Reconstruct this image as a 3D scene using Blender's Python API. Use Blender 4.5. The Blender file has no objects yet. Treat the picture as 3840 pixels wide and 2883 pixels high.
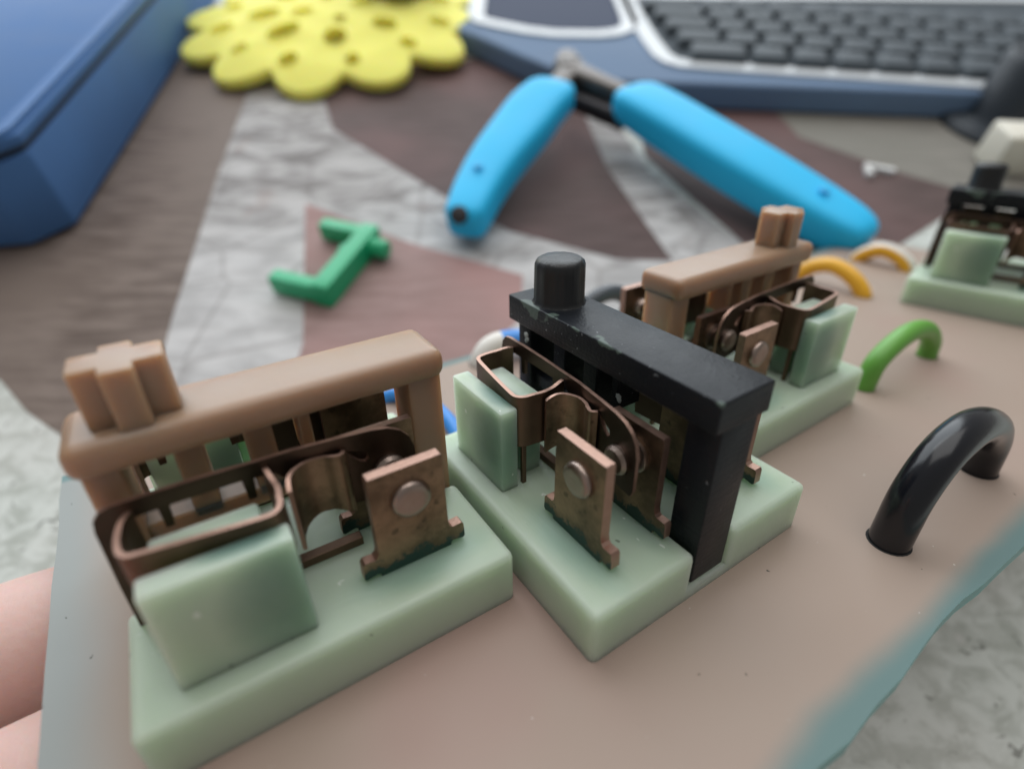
import bpy, bmesh, math, random
from mathutils import Matrix, Vector, noise

S = 0.001                                   # the scene is modelled in millimetres and stored in metres
rnd = random.Random(7)
sc = bpy.context.scene
C = sc.collection

# ------------------------------------------------------------------ camera
cam_d = bpy.data.cameras.new('camera')
cam = bpy.data.objects.new('camera', cam_d)
C.objects.link(cam)
cam.location = (0, 0, 85.08 * S)
cam.rotation_euler = (math.radians(40), 0, 0)
cam_d.sensor_width = 36
cam_d.lens = 19.09
cam_d.clip_start = 0.001
cam_d.clip_end = 20
cam_d.dof.use_dof = True
cam_d.dof.focus_distance = 0.0475
cam_d.dof.aperture_fstop = 14.8
sc.camera = cam

# ------------------------------------------------------------------ light
w = bpy.data.worlds.new('World')
sc.world = w
w.use_nodes = True
bg = w.node_tree.nodes['Background']
bg.inputs[0].default_value = (1.0, 0.98, 0.93, 1)
bg.inputs[1].default_value = 0.25

def area(name, loc, target, sx, sy, power, col):
    l = bpy.data.lights.new(name, 'AREA')
    l.shape = 'RECTANGLE'; l.size = sx; l.size_y = sy; l.energy = power; l.color = col
    o = bpy.data.objects.new(name, l); C.objects.link(o)
    o.location = loc
    o.rotation_euler = (Vector(target) - Vector(loc)).to_track_quat('-Z', 'Y').to_euler()
    return o
area('window_light', (-0.25, 1.45, 0.68), (0, 0.05, 0), 2.4, 1.5, 33, (0.88, 0.95, 1.0))
area('ceiling_bounce_fill', (0.15, 0.75, 2.0), (0.0, 0.1, 0), 2.4, 2.0, 27, (1.0, 0.99, 0.97))  # unseen fill lamp added to stand for soft ceiling bounce

sc.view_settings.view_transform = 'Standard'
sc.view_settings.look = 'None'
sc.view_settings.exposure = 0.0
sc.view_settings.gamma = 1.0
sc.render.engine = 'CYCLES'
sc.cycles.use_denoising = True
sc.cycles.max_bounces = 8

# ------------------------------------------------------------------ materials
def srgb(h):
    h = h.lstrip('#')
    c = [int(h[i:i + 2], 16) / 255 for i in (0, 2, 4)]
    return tuple((x / 12.92 if x <= 0.04045 else ((x + 0.055) / 1.055) ** 2.4) for x in c) + (1,)

def mat(name, col, rough=0.5, metal=0.0, spec=0.5, sss=0.0, sss_r=(1, 1, 1), sss_s=0.001,
        var=0.0, var_scale=300, bump=0.0, bump_scale=900, trans=0.0):
    m = bpy.data.materials.new(name); m.use_nodes = True
    nt = m.node_tree; b = nt.nodes['Principled BSDF']
    b.inputs['Base Color'].default_value = col
    b.inputs['Roughness'].default_value = rough
    b.inputs['Metallic'].default_value = metal
    b.inputs['Specular IOR Level'].default_value = spec
    if sss:
        b.inputs['Subsurface Weight'].default_value = sss
        b.inputs['Subsurface Radius'].default_value = sss_r
        b.inputs['Subsurface Scale'].default_value = sss_s
    if trans:
        b.inputs['Transmission Weight'].default_value = trans
    tc = nt.nodes.new('ShaderNodeTexCoord')
    if var:
        n = nt.nodes.new('ShaderNodeTexNoise'); n.inputs['Scale'].default_value = var_scale
        n.inputs['Detail'].default_value = 5
        nt.links.new(tc.outputs['Object'], n.inputs['Vector'])
        mx = nt.nodes.new('ShaderNodeMix'); mx.data_type = 'RGBA'; mx.name = 'var'
        mx.inputs['A'].default_value = tuple(c * (1 - var) for c in col[:3]) + (1,)
        mx.inputs['B'].default_value = tuple(min(1, c * (1 + var)) for c in col[:3]) + (1,)
        nt.links.new(n.outputs['Fac'], mx.inputs['Factor'])
        nt.links.new(mx.outputs['Result'], b.inputs['Base Color'])
        mr = nt.nodes.new('ShaderNodeMapRange')
        mr.inputs['To Min'].default_value = max(0.02, rough - 0.1); mr.inputs['To Max'].default_value = min(1, rough + 0.1)
        nt.links.new(n.outputs['Fac'], mr.inputs['Value']); nt.links.new(mr.outputs['Result'], b.inputs['Roughness'])
    if bump:
        n2 = nt.nodes.new('ShaderNodeTexNoise'); n2.inputs['Scale'].default_value = bump_scale
        n2.inputs['Detail'].default_value = 6
        nt.links.new(tc.outputs['Object'], n2.inputs['Vector'])
        bp = nt.nodes.new('ShaderNodeBump'); bp.inputs['Strength'].default_value = 1.0
        bp.inputs['Distance'].default_value = bump * S
        nt.links.new(n2.outputs['Fac'], bp.inputs['Height'])
        nt.links.new(bp.outputs['Normal'], b.inputs['Normal'])
    return m

class N:                                     # tiny node helper
    def __init__(s, m):
        s.nt = m.node_tree; s.b = s.nt.nodes['Principled BSDF']
        s.tc = s.nt.nodes.new('ShaderNodeTexCoord')
        s.sep = s.nt.nodes.new('ShaderNodeSeparateXYZ'); s.nt.links.new(s.tc.outputs['Object'], s.sep.inputs[0])
    def _in(s, sock, v):
        if hasattr(v, 'is_output'): s.nt.links.new(v, sock)
        else: sock.default_value = v
    def math(s, op, a, b=0.0, clamp=False):
        n = s.nt.nodes.new('ShaderNodeMath'); n.operation = op; n.use_clamp = clamp
        s._in(n.inputs[0], a); s._in(n.inputs[1], b); return n.outputs[0]
    def noise(s, scale, detail=4, rough=0.5, vec=None, dist=0.0):
        n = s.nt.nodes.new('ShaderNodeTexNoise'); n.inputs['Scale'].default_value = scale
        n.inputs['Detail'].default_value = detail; n.inputs['Roughness'].default_value = rough
        n.inputs['Distortion'].default_value = dist
        s.nt.links.new(vec or s.tc.outputs['Object'], n.inputs['Vector']); return n.outputs['Fac']
    def voronoi(s, scale, feature='F1', rand=1.0):
        n = s.nt.nodes.new('ShaderNodeTexVoronoi'); n.feature = feature; n.inputs['Scale'].default_value = scale
        n.inputs['Randomness'].default_value = rand
        s.nt.links.new(s.tc.outputs['Object'], n.inputs['Vector']); return n.outputs['Distance']
    def step(s, v, lo, hi, t0=0.0, t1=1.0):
        n = s.nt.nodes.new('ShaderNodeMapRange'); n.interpolation_type = 'SMOOTHSTEP'
        s._in(n.inputs['Value'], v)
        n.inputs['From Min'].default_value = lo; n.inputs['From Max'].default_value = hi
        n.inputs['To Min'].default_value = t0; n.inputs['To Max'].default_value = t1
        return n.outputs['Result']
    def mix(s, f, a, b):
        n = s.nt.nodes.new('ShaderNodeMix'); n.data_type = 'RGBA'
        s._in(n.inputs['Factor'], f); s._in(n.inputs['A'], a); s._in(n.inputs['B'], b); return n.outputs['Result']
    def color(s, v): s._in(s.b.inputs['Base Color'], v)
    def rough(s, v): s._in(s.b.inputs['Roughness'], v)
    def bump(s, h, dist, strength=1.0):
        bp = s.nt.nodes.new('ShaderNodeBump'); bp.inputs['Distance'].default_value = dist * S
        bp.inputs['Strength'].default_value = strength
        s.nt.links.new(h, bp.inputs['Height']); s.nt.links.new(bp.outputs['Normal'], s.b.inputs['Normal'])
    def scaled(s, x, y, z):
        n = s.nt.nodes.new('ShaderNodeMapping'); n.inputs['Scale'].default_value = (x, y, z)
        s.nt.links.new(s.tc.outputs['Object'], n.inputs['Vector']); return n.outputs['Vector']

M = {}
M['resin'] = mat('pale_green_resin', (0.43, 0.50, 0.385, 1), 0.42, sss=1.0, sss_r=(1.1, 1.2, 0.55), sss_s=0.0034,
                 var=0.07, var_scale=160, bump=0.02, bump_scale=900)
def stain_showthrough_resin(name, boxes):
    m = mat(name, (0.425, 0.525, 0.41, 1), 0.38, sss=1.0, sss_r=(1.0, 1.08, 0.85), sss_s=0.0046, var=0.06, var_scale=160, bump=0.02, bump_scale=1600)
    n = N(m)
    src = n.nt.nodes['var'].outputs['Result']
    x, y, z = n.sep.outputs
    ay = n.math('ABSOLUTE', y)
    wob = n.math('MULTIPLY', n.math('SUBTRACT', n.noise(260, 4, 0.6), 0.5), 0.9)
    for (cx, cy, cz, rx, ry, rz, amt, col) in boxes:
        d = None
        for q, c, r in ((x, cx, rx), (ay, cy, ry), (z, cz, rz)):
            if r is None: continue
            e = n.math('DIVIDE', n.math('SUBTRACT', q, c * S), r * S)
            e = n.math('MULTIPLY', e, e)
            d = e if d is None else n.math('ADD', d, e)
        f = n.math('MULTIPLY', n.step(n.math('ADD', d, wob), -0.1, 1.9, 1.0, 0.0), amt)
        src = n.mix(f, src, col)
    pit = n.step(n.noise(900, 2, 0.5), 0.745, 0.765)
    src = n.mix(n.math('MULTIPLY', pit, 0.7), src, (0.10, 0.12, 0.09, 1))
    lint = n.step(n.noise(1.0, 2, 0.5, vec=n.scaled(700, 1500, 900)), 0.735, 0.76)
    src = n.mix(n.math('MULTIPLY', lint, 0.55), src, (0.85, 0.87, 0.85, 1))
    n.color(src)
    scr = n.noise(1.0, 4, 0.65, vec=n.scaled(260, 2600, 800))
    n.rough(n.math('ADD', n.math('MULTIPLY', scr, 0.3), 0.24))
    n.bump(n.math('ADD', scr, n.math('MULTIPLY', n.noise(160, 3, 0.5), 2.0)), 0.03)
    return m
M['resin_base'] = stain_showthrough_resin('pale_green_resin_base', [(6.3, 9.3, 5, 5.0, 2.0, None, 0.5, (0.16, 0.34, 0.27, 1)), (6.3, 3.4, 5, 4.6, 2.2, None, 0.45, (0.14, 0.26, 0.20, 1))])
M['resin_post'] = stain_showthrough_resin('pale_green_resin_post', [(-2.9, 9.9, 8.8, 3.3, None, 4.2, 0.7, (0.08, 0.20, 0.15, 1)), (-4.8, 9.2, 13.2, 2.4, 1.2, 1.2, 0.8, (0.03, 0.12, 0.10, 1))])  # larger patch paints in the dark clip seen through the translucent block
M['tan'] = mat('amber_tan_plastic', (0.32, 0.205, 0.13, 1), 0.42, spec=0.85, sss=1.0, sss_r=(1.2, 0.8, 0.5), sss_s=0.0030,
               var=0.08, var_scale=220, bump=0.025, bump_scale=1400)
M['pale_tan'] = mat('cream_plastic', (0.72, 0.69, 0.60, 1), 0.55, sss=0.5, sss_s=0.001)
M['rivet'] = mat('rivet_metal', (0.36, 0.285, 0.25, 1), 0.36, metal=1.0, var=0.25, var_scale=900, bump=0.04, bump_scale=2500)
M['edge'] = mat('cut_copper_edge', (0.42, 0.27, 0.215, 1), 0.45, metal=1.0, var=0.2, var_scale=1200, bump=0.03, bump_scale=3000)

def copper_mat():
    m = mat('tarnished_copper', (0.2, 0.13, 0.09, 1), 0.42, metal=1.0)
    n = N(m)
    a = n.noise(260, 6, 0.6); b_ = n.noise(900, 4, 0.6)
    c1 = n.mix(n.step(a, 0.35, 0.68), (0.15, 0.106, 0.072, 1), (0.36, 0.245, 0.165, 1))
    c2 = n.mix(n.step(b_, 0.55, 0.75), c1, (0.11, 0.085, 0.06, 1))
    # dark green varnish brushed along the foot, z in metres above the board
    lim = n.math('ADD', n.math('MULTIPLY', n.noise(700, 5, 0.7), 0.0042), 0.0038)
    st = n.step(n.math('SUBTRACT', n.sep.outputs['Z'], lim), -0.0003, 0.0003, 1.0, 0.0)
    n.color(n.mix(st, c2, (0.006, 0.035, 0.026, 1)))
    n._in(n.b.inputs['Metallic'], n.math('SUBTRACT', 1.0, st))
    n.rough(n.math('ADD', n.math('MULTIPLY', a, 0.25), 0.34))
    n.bump(b_, 0.02)
    return m
M['copper'] = copper_mat()
M['copper_angle_dark'] = mat('angle_darkened_oxidised_bronze', (0.095, 0.066, 0.05, 1), 0.42, metal=1.0, var=0.4, var_scale=420, bump=0.02, bump_scale=1500)  # leaf tone deepened: darkness from its viewing angle put into the colour
M['copper_plain'] = mat('tarnished_copper_strip', (0.15, 0.098, 0.07, 1), 0.45, metal=1.0, var=0.35, var_scale=420, bump=0.02, bump_scale=1500)

def black_mat():
    m = mat('black_printed_plastic', (0.010, 0.012, 0.016, 1), 0.42, spec=0.22)
    n = N(m)
    x, y, z = n.sep.outputs
    # scraped, pale greenish flash along the upper edge facing the open side
    d1 = n.math('ABSOLUTE', n.math('ADD', y, 0.00285)); d2 = n.math('ABSOLUTE', n.math('SUBTRACT', z, 0.0188))
    d = n.math('ADD', d1, d2)
    lim = n.math('MULTIPLY', n.step(n.noise(190, 3, 0.6), 0.50, 0.68), 0.0012)
    wob = n.math('MULTIPLY', n.math('SUBTRACT', n.noise(1500, 4, 0.7), 0.5), 0.0005)
    wear = n.step(n.math('SUBTRACT', n.math('ADD', d, wob), lim), -0.0002, 0.0, 1.0, 0.0)
    wear = n.math('MULTIPLY', wear, n.step(z, 0.0165, 0.0172))
    dust = n.step(n.noise(1900, 2, 0.5), 0.72, 0.75)
    c = n.mix(wear, (0.010, 0.012, 0.016, 1), (0.085, 0.115, 0.10, 1))
    c = n.mix(n.math('MULTIPLY', dust, 0.5), c, (0.3, 0.32, 0.34, 1))
    n.color(c)
    n.rough(n.math('ADD', n.math('MULTIPLY', n.noise(500, 5, 0.6), 0.2), 0.28))
    layers = n.noise(1.0, 2, 0.5, vec=n.scaled(60, 60, 5200))
    n.bump(n.math('ADD', layers, n.noise(3000, 4)), 0.035)
    return m
M['black'] = black_mat()

def knob_mat():
    m = mat('black_fluted_plastic', (0.010, 0.011, 0.013, 1), 0.34)
    n = N(m)
    n.rough(n.math('ADD', n.math('MULTIPLY', n.noise(700, 5, 0.6), 0.25), 0.28))
    n.bump(n.noise(1.0, 3, 0.6, vec=n.scaled(4200, 4200, 120)), 0.05)
    return m
M['knob_black'] = knob_mat()

def board_mat():
    m = mat('brown_laminate', (0.3, 0.22, 0.18, 1), 0.33, spec=0.22)
    n = N(m)
    x, y, z = n.sep.outputs
    slow = n.noise(45, 3, 0.5)
    brown = n.mix(slow, (0.335, 0.248, 0.20, 1), (0.38, 0.31, 0.265, 1))
    brown = n.mix(n.step(n.noise(25, 3), 0.5, 0.72), brown, (0.36, 0.245, 0.212, 1))
    wob = n.math('MULTIPLY', n.math('SUBTRACT', n.noise(70, 3, 0.5), 0.5), 0.0022)
    # copper etched away along the rim: bare teal laminate shows there
    ex = n.step(n.math('ADD', x, wob), 0.0233, 0.0256)
    ex2 = n.step(n.math('ADD', x, wob), -0.0342, -0.0352)
    patch = n.math('MULTIPLY', n.step(n.math('ADD', y, wob), -0.0405, -0.0425), n.step(n.math('ADD', x, wob), 0.0035, 0.0060))
    r = n.math('MAXIMUM', n.math('MAXIMUM', ex, ex2), patch)
    left = n.math('MULTIPLY', n.step(n.math('ADD', y, wob), -0.0400, -0.0455), 0.7)
    col = n.mix(left, brown, (0.25, 0.31, 0.32, 1))
    col = n.mix(n.math('MULTIPLY', r, 0.85), col, (0.10, 0.205, 0.21, 1))
    speck = n.step(n.noise(1100, 2, 0.5), 0.75, 0.77)
    col = n.mix(speck, col, (0.05, 0.045, 0.04, 1))
    speck2 = n.step(n.noise(1400, 2, 0.5, vec=n.scaled(1.13, 1.07, 1)), 0.755, 0.77)
    col = n.mix(n.math('MULTIPLY', speck2, 0.6), col, (0.75, 0.72, 0.68, 1))
    n.color(col)
    n.rough(n.math('ADD', n.math('MULTIPLY', n.noise(200, 5, 0.6), 0.15), 0.40))
    n.bump(n.noise(300, 4, 0.5), 0.01)
    return m
M['board'] = board_mat()
M['board_edge'] = mat('teal_laminate_edge', (0.10, 0.28, 0.27, 1), 0.4, sss=0.6, sss_s=0.001, var=0.2, var_scale=300)

def cloth_mat():
    m = mat('stone_printed_vinyl', (0.6, 0.6, 0.58, 1), 0.6, spec=0.15)
    n = N(m)
    warp = n.scaled(1.0, 1.35, 1)
    a = n.noise(210, 7, 0.62, vec=warp, dist=0.6)
    big = n.noise(28, 3, 0.5)
    v = n.voronoi(150)
    base = n.mix(n.step(a, 0.36, 0.60), (0.42, 0.445, 0.41, 1), (0.60, 0.63, 0.60, 1))
    base = n.mix(n.step(n.math('ADD', v, n.math('MULTIPLY', a, 0.5)), 0.42, 0.14), base, (0.62, 0.62, 0.60, 1))
    pits = n.step(n.noise(330, 4, 0.55, vec=warp, dist=1.2), 0.37, 0.31)
    base = n.mix(n.math('MULTIPLY', pits, 0.75), base, (0.13, 0.135, 0.12, 1))
    base = n.mix(n.math('MULTIPLY', n.step(big, 0.4, 0.7), 0.25), base, (0.60, 0.55, 0.53, 1))
    n.color(base)
    n.bump(n.noise(90, 3, 0.5, dist=0.5), 0.35)
    return m
M['cloth'] = cloth_mat()

def band_mat():
    m = mat('pale_plaster_print', (0.5, 0.46, 0.44, 1), 0.6, spec=0.15)
    n = N(m)
    a = n.noise(95, 6, 0.6, vec=n.scaled(0.6, 1.5, 1), dist=0.8)
    c = n.mix(n.step(a, 0.3, 0.68), (0.17, 0.155, 0.15, 1), (0.50, 0.485, 0.48, 1))
    c = n.mix(n.math('MULTIPLY', n.step(n.noise(60, 3), 0.62, 0.72), 0.6), c, (0.30, 0.24, 0.22, 1))
    near_veil = n.math('MULTIPLY', n.step(n.math('ADD', n.sep.outputs['Y'], n.math('MULTIPLY', n.math('SUBTRACT', n.noise(40, 3), 0.5), 0.08)), 0.150, 0.100), 0.45)  # near end whitened: glossy veil of light painted into the print colour
    c = n.mix(near_veil, c, (0.70, 0.70, 0.71, 1))
    cr = n.step(n.voronoi(42, 'DISTANCE_TO_EDGE'), 0.035, 0.0)
    c = n.mix(n.math('MULTIPLY', cr, 0.35), c, (0.14, 0.12, 0.115, 1))
    n.color(c)
    n.bump(n.noise(80, 4, 0.6, vec=n.scaled(0.5, 1.6, 1), dist=1.0), 0.5)
    return m
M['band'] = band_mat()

def patch_mat(name, c0, c1, c2):
    m = mat(name, c0, 0.62, spec=0.14)
    n = N(m)
    a = n.noise(1.0, 5, 0.6, vec=n.scaled(70, 420, 70))
    b_ = n.noise(16, 3, 0.5)
    c = n.mix(n.step(a, 0.3, 0.7), c0, c1)
    c = n.mix(n.step(b_, 0.42, 0.62), c, c2)
    n.color(c); n.bump(n.noise(85, 4, 0.5), 0.3)
    return m
M['brown_print'] = patch_mat('brown_plank_print', (0.085, 0.058, 0.055, 1), (0.125, 0.087, 0.083, 1), (0.16, 0.098, 0.095, 1))
M['rose_print'] = patch_mat('rose_brown_print', (0.26, 0.17, 0.158, 1), (0.35, 0.24, 0.228, 1), (0.41, 0.25, 0.238, 1))
M['grey_print'] = patch_mat('grey_plank_print', (0.115, 0.086, 0.073, 1), (0.235, 0.187, 0.163, 1), (0.20, 0.158, 0.136, 1))
M['olive_print'] = patch_mat('olive_grey_print', (0.19, 0.18, 0.16, 1), (0.25, 0.235, 0.21, 1), (0.22, 0.21, 0.185, 1))

M['blue_box'] = mat('navy_blue_plastic', (0.068, 0.172, 0.40, 1), 0.65, spec=0.3, var=0.12, var_scale=60, bump=0.03, bump_scale=500)
M['blue_dark'] = mat('dark_blue_plastic', (0.012, 0.025, 0.05, 1), 0.6)
M['white_pad'] = mat('white_rubber', (0.75, 0.75, 0.74, 1), 0.6)
M['yellow'] = mat('yellow_foam', (0.99, 0.88, 0.20, 1), 0.75, spec=0.2, sss=0.5, sss_r=(1.6, 0.9, 0.1), sss_s=0.003, var=0.05, var_scale=120, bump=0.15, bump_scale=900)
M['handle'] = mat('sky_blue_rubber', (0.02, 0.54, 0.97, 1), 0.55, spec=0.35, var=0.06, var_scale=90, bump=0.02, bump_scale=1200)
M['handle_dark'] = mat('shadowed_blue_rubber', (0.016, 0.42, 0.80, 1), 0.6)
M['steel'] = mat('brushed_steel', (0.15, 0.138, 0.13, 1), 0.5, metal=1.0, var=0.2, var_scale=500)
M['steel_dark'] = mat('oiled_dark_steel', (0.05, 0.047, 0.05, 1), 0.5, metal=0.8)
M['navy_body'] = mat('slate_navy_plastic', (0.15, 0.225, 0.35, 1), 0.6, spec=0.15, var=0.12, var_scale=40)
M['navy_dish'] = mat('deep_navy_plastic', (0.02, 0.032, 0.075, 1), 0.6, spec=0.12)
M['key'] = mat('graphite_keycap', (0.085, 0.102, 0.118, 1), 0.6, spec=0.2, var=0.15, var_scale=60)
M['key_floor'] = mat('key_well', (0.075, 0.09, 0.105, 1), 0.7, spec=0.12)
M['white_line'] = mat('white_enamel', (0.62, 0.65, 0.68, 1), 0.4)
M['green'] = mat('green_printed_plastic', (0.012, 0.42, 0.19, 1), 0.4, sss=0.2, sss_s=0.001, bump=0.03, bump_scale=1500)
M['wire_black'] = mat('black_wire_sleeve', (0.007, 0.008, 0.012, 1), 0.22, bump=0.008, bump_scale=1500)
M['wire_green'] = mat('green_wire_sleeve', (0.13, 0.36, 0.055, 1), 0.4, sss=0.2, sss_s=0.001)
M['wire_yellow'] = mat('yellow_wire_sleeve', (0.86, 0.46, 0.03, 1), 0.4, sss=0.2, sss_s=0.001)
M['wire_white'] = mat('white_wire_sleeve', (0.80, 0.77, 0.72, 1), 0.4)
M['wire_blue'] = mat('blue_wire_sleeve', (0.035, 0.25, 0.72, 1), 0.4)
M['wire_grey'] = mat('grey_wire_sleeve', (0.06, 0.07, 0.085, 1), 0.4)
M['hole'] = mat('dark_hole', (0.01, 0.01, 0.01, 1), 0.8)
M['skin'] = mat('skin', (0.64, 0.43, 0.385, 1), 0.5, sss=0.8, sss_r=(1.0, 0.35, 0.2), sss_s=0.0025, var=0.08, var_scale=200, bump=0.06, bump_scale=1500)
M['nail'] = mat('nail', (0.72, 0.52, 0.44, 1), 0.3, sss=0.4, sss_s=0.001)
M['gunk'] = mat('pale_burr', (0.42, 0.46, 0.45, 1), 0.6)
M['rubber_black'] = mat('black_moulded_rubber', (0.020, 0.027, 0.037, 1), 0.5)
M['ink_dot'] = mat('dark_speck', (0.02, 0.02, 0.018, 1), 0.7)

# ------------------------------------------------------------------ mesh helpers (input in mm)
def finish(name, bm, mats, parent=None, smooth=35, tris=False):
    bmesh.ops.recalc_face_normals(bm, faces=bm.faces[:])
    me = bpy.data.meshes.new(name)
    bmesh.ops.scale(bm, vec=(S, S, S), verts=bm.verts[:])
    bm.to_mesh(me); bm.free()
    for m in (mats if isinstance(mats, (list, tuple)) else [mats]):
        me.materials.append(M[m])
    if smooth:
        me.polygons.foreach_set('use_smooth', [True] * len(me.polygons))
        me.set_sharp_from_angle(angle=math.radians(smooth))
    o = bpy.data.objects.new(name, me)
    C.objects.link(o)
    if parent is not None: o.parent = parent
    return o

def box(bm, x0, x1, y0, y1, z0, z1, r=0.0, seg=3, mi=0):
    t = bmesh.new()
    bmesh.ops.create_cube(t, size=1)
    for v in t.verts:
        v.co = Vector(((x0 + x1) / 2 + v.co.x * (x1 - x0), (y0 + y1) / 2 + v.co.y * (y1 - y0), (z0 + z1) / 2 + v.co.z * (z1 - z0)))
    if r > 0:
        bmesh.ops.bevel(t, geom=t.edges[:], offset=r, segments=seg, profile=0.5, affect='EDGES', clamp_overlap=True)
    for f in t.faces: f.material_index = mi
    join(bm, t)

def join(bm, t, mtx=None):
    if mtx is not None: t.transform(mtx)
    me = bpy.data.meshes.new('tmp'); t.to_mesh(me); t.free()
    bm.from_mesh(me); bpy.data.meshes.remove(me)

def cells(bm, xs, ys, zs, filled, r=0.5, seg=3, keep_sharp_z=None):
    """solid made of grid cells; only boundary faces are kept, coplanar ones merged, edges rounded"""
    t = bmesh.new(); vt = {}
    def v(i, j, k):
        if (i, j, k) not in vt: vt[(i, j, k)] = t.verts.new((xs[i], ys[j], zs[k]))
        return vt[(i, j, k)]
    nx, ny, nz = len(xs) - 1, len(ys) - 1, len(zs) - 1
    F = lambda i, j, k: 0 <= i < nx and 0 <= j < ny and 0 <= k < nz and filled(i, j, k)
    for i in range(nx):
        for j in range(ny):
            for k in range(nz):
                if not F(i, j, k): continue
                if not F(i - 1, j, k): t.faces.new([v(i, j, k), v(i, j, k + 1), v(i, j + 1, k + 1), v(i, j + 1, k)])
                if not F(i + 1, j, k): t.faces.new([v(i + 1, j, k), v(i + 1, j + 1, k), v(i + 1, j + 1, k + 1), v(i + 1, j, k + 1)])
                if not F(i, j - 1, k): t.faces.new([v(i, j, k), v(i + 1, j, k), v(i + 1, j, k + 1), v(i, j, k + 1)])
                if not F(i, j + 1, k): t.faces.new([v(i, j + 1, k), v(i, j + 1, k + 1), v(i + 1, j + 1, k + 1), v(i + 1, j + 1, k)])
                if not F(i, j, k - 1): t.faces.new([v(i, j, k), v(i, j + 1, k), v(i + 1, j + 1, k), v(i + 1, j, k)])
                if not F(i, j, k + 1): t.faces.new([v(i, j, k + 1), v(i + 1, j, k + 1), v(i + 1, j + 1, k + 1), v(i, j + 1, k + 1)])
    bmesh.ops.dissolve_limit(t, angle_limit=math.radians(1), verts=t.verts[:], edges=t.edges[:])
    es = [e for e in t.edges if len(e.link_faces) == 2 and e.calc_face_angle(0) > 1.0 and e.is_convex
          and not (keep_sharp_z is not None and all(abs(q.co.z - keep_sharp_z) < 1e-6 for q in e.verts))]
    bmesh.ops.bevel(t, geom=es, offset=r, segments=seg, profile=0.5, affect='EDGES', clamp_overlap=True)
    join(bm, t)

def lathe(bm, prof, n=32, mtx=None, mi=0, jit=0.0):
    """profile [(r, z)] about z"""
    t = bmesh.new(); rings = []
    for r, z in prof:
        if r < 1e-6: rings.append([t.verts.new((0, 0, z))])
        else: rings.append([t.verts.new((r * math.cos(2 * math.pi * i / n) * (1 + jit * math.sin(i * 7.3)), r * math.sin(2 * math.pi * i / n) * (1 + jit * math.sin(i * 7.3)), z)) for i in range(n)])
    for a, b in zip(rings, rings[1:]):
        for i in range(n):
            j = (i + 1) % n
            if len(a) == 1 and len(b) == 1: continue
            if len(a) == 1: t.faces.new([a[0], b[j], b[i]])
            elif len(b) == 1: t.faces.new([a[i], a[j], b[0]])
            else: t.faces.new([a[i], a[j], b[j], b[i]])
    if len(rings[0]) > 1: t.faces.new(rings[0][::-1])
    if len(rings[-1]) > 1: t.faces.new(rings[-1])
    for f in t.faces: f.material_index = mi
    join(bm, t, mtx)

def plate(bm, outer, holes, c0, c1, fn, mi_face=0, mi_edge=1, sub=None):
    """flat sheet cut to an outline with holes; fn(u, v, w) places it in space, w between c0 and c1"""
    t = bmesh.new()
    loops = [outer] + list(holes)
    es = []
    for lp in loops:
        vs = [t.verts.new((p[0], p[1], 0)) for p in lp]
        for a, b in zip(vs, vs[1:] + vs[:1]): es.append(t.edges.new((a, b)))
    bmesh.ops.triangle_fill(t, use_beauty=True, use_dissolve=False, edges=es)
    t.verts.index_update()
    tri = [[v.index for v in f.verts] for f in t.faces]
    co = [v.co.copy() for v in t.verts]
    bnd = [(e.verts[0].index, e.verts[1].index) for e in t.edges if len(e.link_faces) == 1]
    t.free(); t = bmesh.new()
    A = [t.verts.new(fn(p.x, p.y, c0)) for p in co]; B = [t.verts.new(fn(p.x, p.y, c1)) for p in co]
    for f in tri:
        q = t.faces.new([A[i] for i in f]); q.material_index = mi_face
        q = t.faces.new([B[i] for i in reversed(f)]); q.material_index = mi_face
    for a, b in bnd:
        q = t.faces.new([A[a], A[b], B[b], B[a]]); q.material_index = mi_edge
    join(bm, t)

def ribbon(bm, path, z0, z1, th, closed=False, mi_face=0, mi_edge=1):
    """strip of sheet metal standing on edge along a path in plan; z0/z1 numbers or lists"""
    t = bmesh.new(); n = len(path)
    g = lambda z, i: z[i] if isinstance(z, (list, tuple)) else z
    R = []
    for i, p in enumerate(path):
        a = path[i - 1] if (i or closed) else p
        b = path[(i + 1) % n] if (i < n - 1 or closed) else p
        d = Vector((b[0] - a[0], b[1] - a[1])).normalized(); nn = Vector((-d.y, d.x)) * th / 2
        R.append([t.verts.new((p[0] + s * nn.x, p[1] + s * nn.y, z)) for s, z in ((1, g(z0, i)), (-1, g(z0, i)), (-1, g(z1, i)), (1, g(z1, i)))])
    m = n if closed else n - 1
    for i in range(m):
        a, b = R[i], R[(i + 1) % n]
        for k in range(4):
            f = t.faces.new([a[k], a[(k + 1) % 4], b[(k + 1) % 4], b[k]])
            f.material_index = mi_edge if k in (0, 2) else mi_face
    if not closed:
        for q in (R[0], R[-1]):
            f = t.faces.new(q); f.material_index = mi_edge
    join(bm, t)

def smooth_path(pts, per=6):
    out = []
    n = len(pts)
    for i in range(n - 1):
        p0, p1, p2, p3 = pts[max(i - 1, 0)], pts[i], pts[i + 1], pts[min(i + 2, n - 1)]
        for k in range(per):
            t = k / per
            out.append(tuple(0.5 * ((2 * b) + (-a + c) * t + (2 * a - 5 * b + 4 * c - d) * t * t + (-a + 3 * b - 3 * c + d) * t ** 3)
                             for a, b, c, d in zip(p0, p1, p2, p3)))
    out.append(tuple(pts[-1]))
    return out

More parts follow.
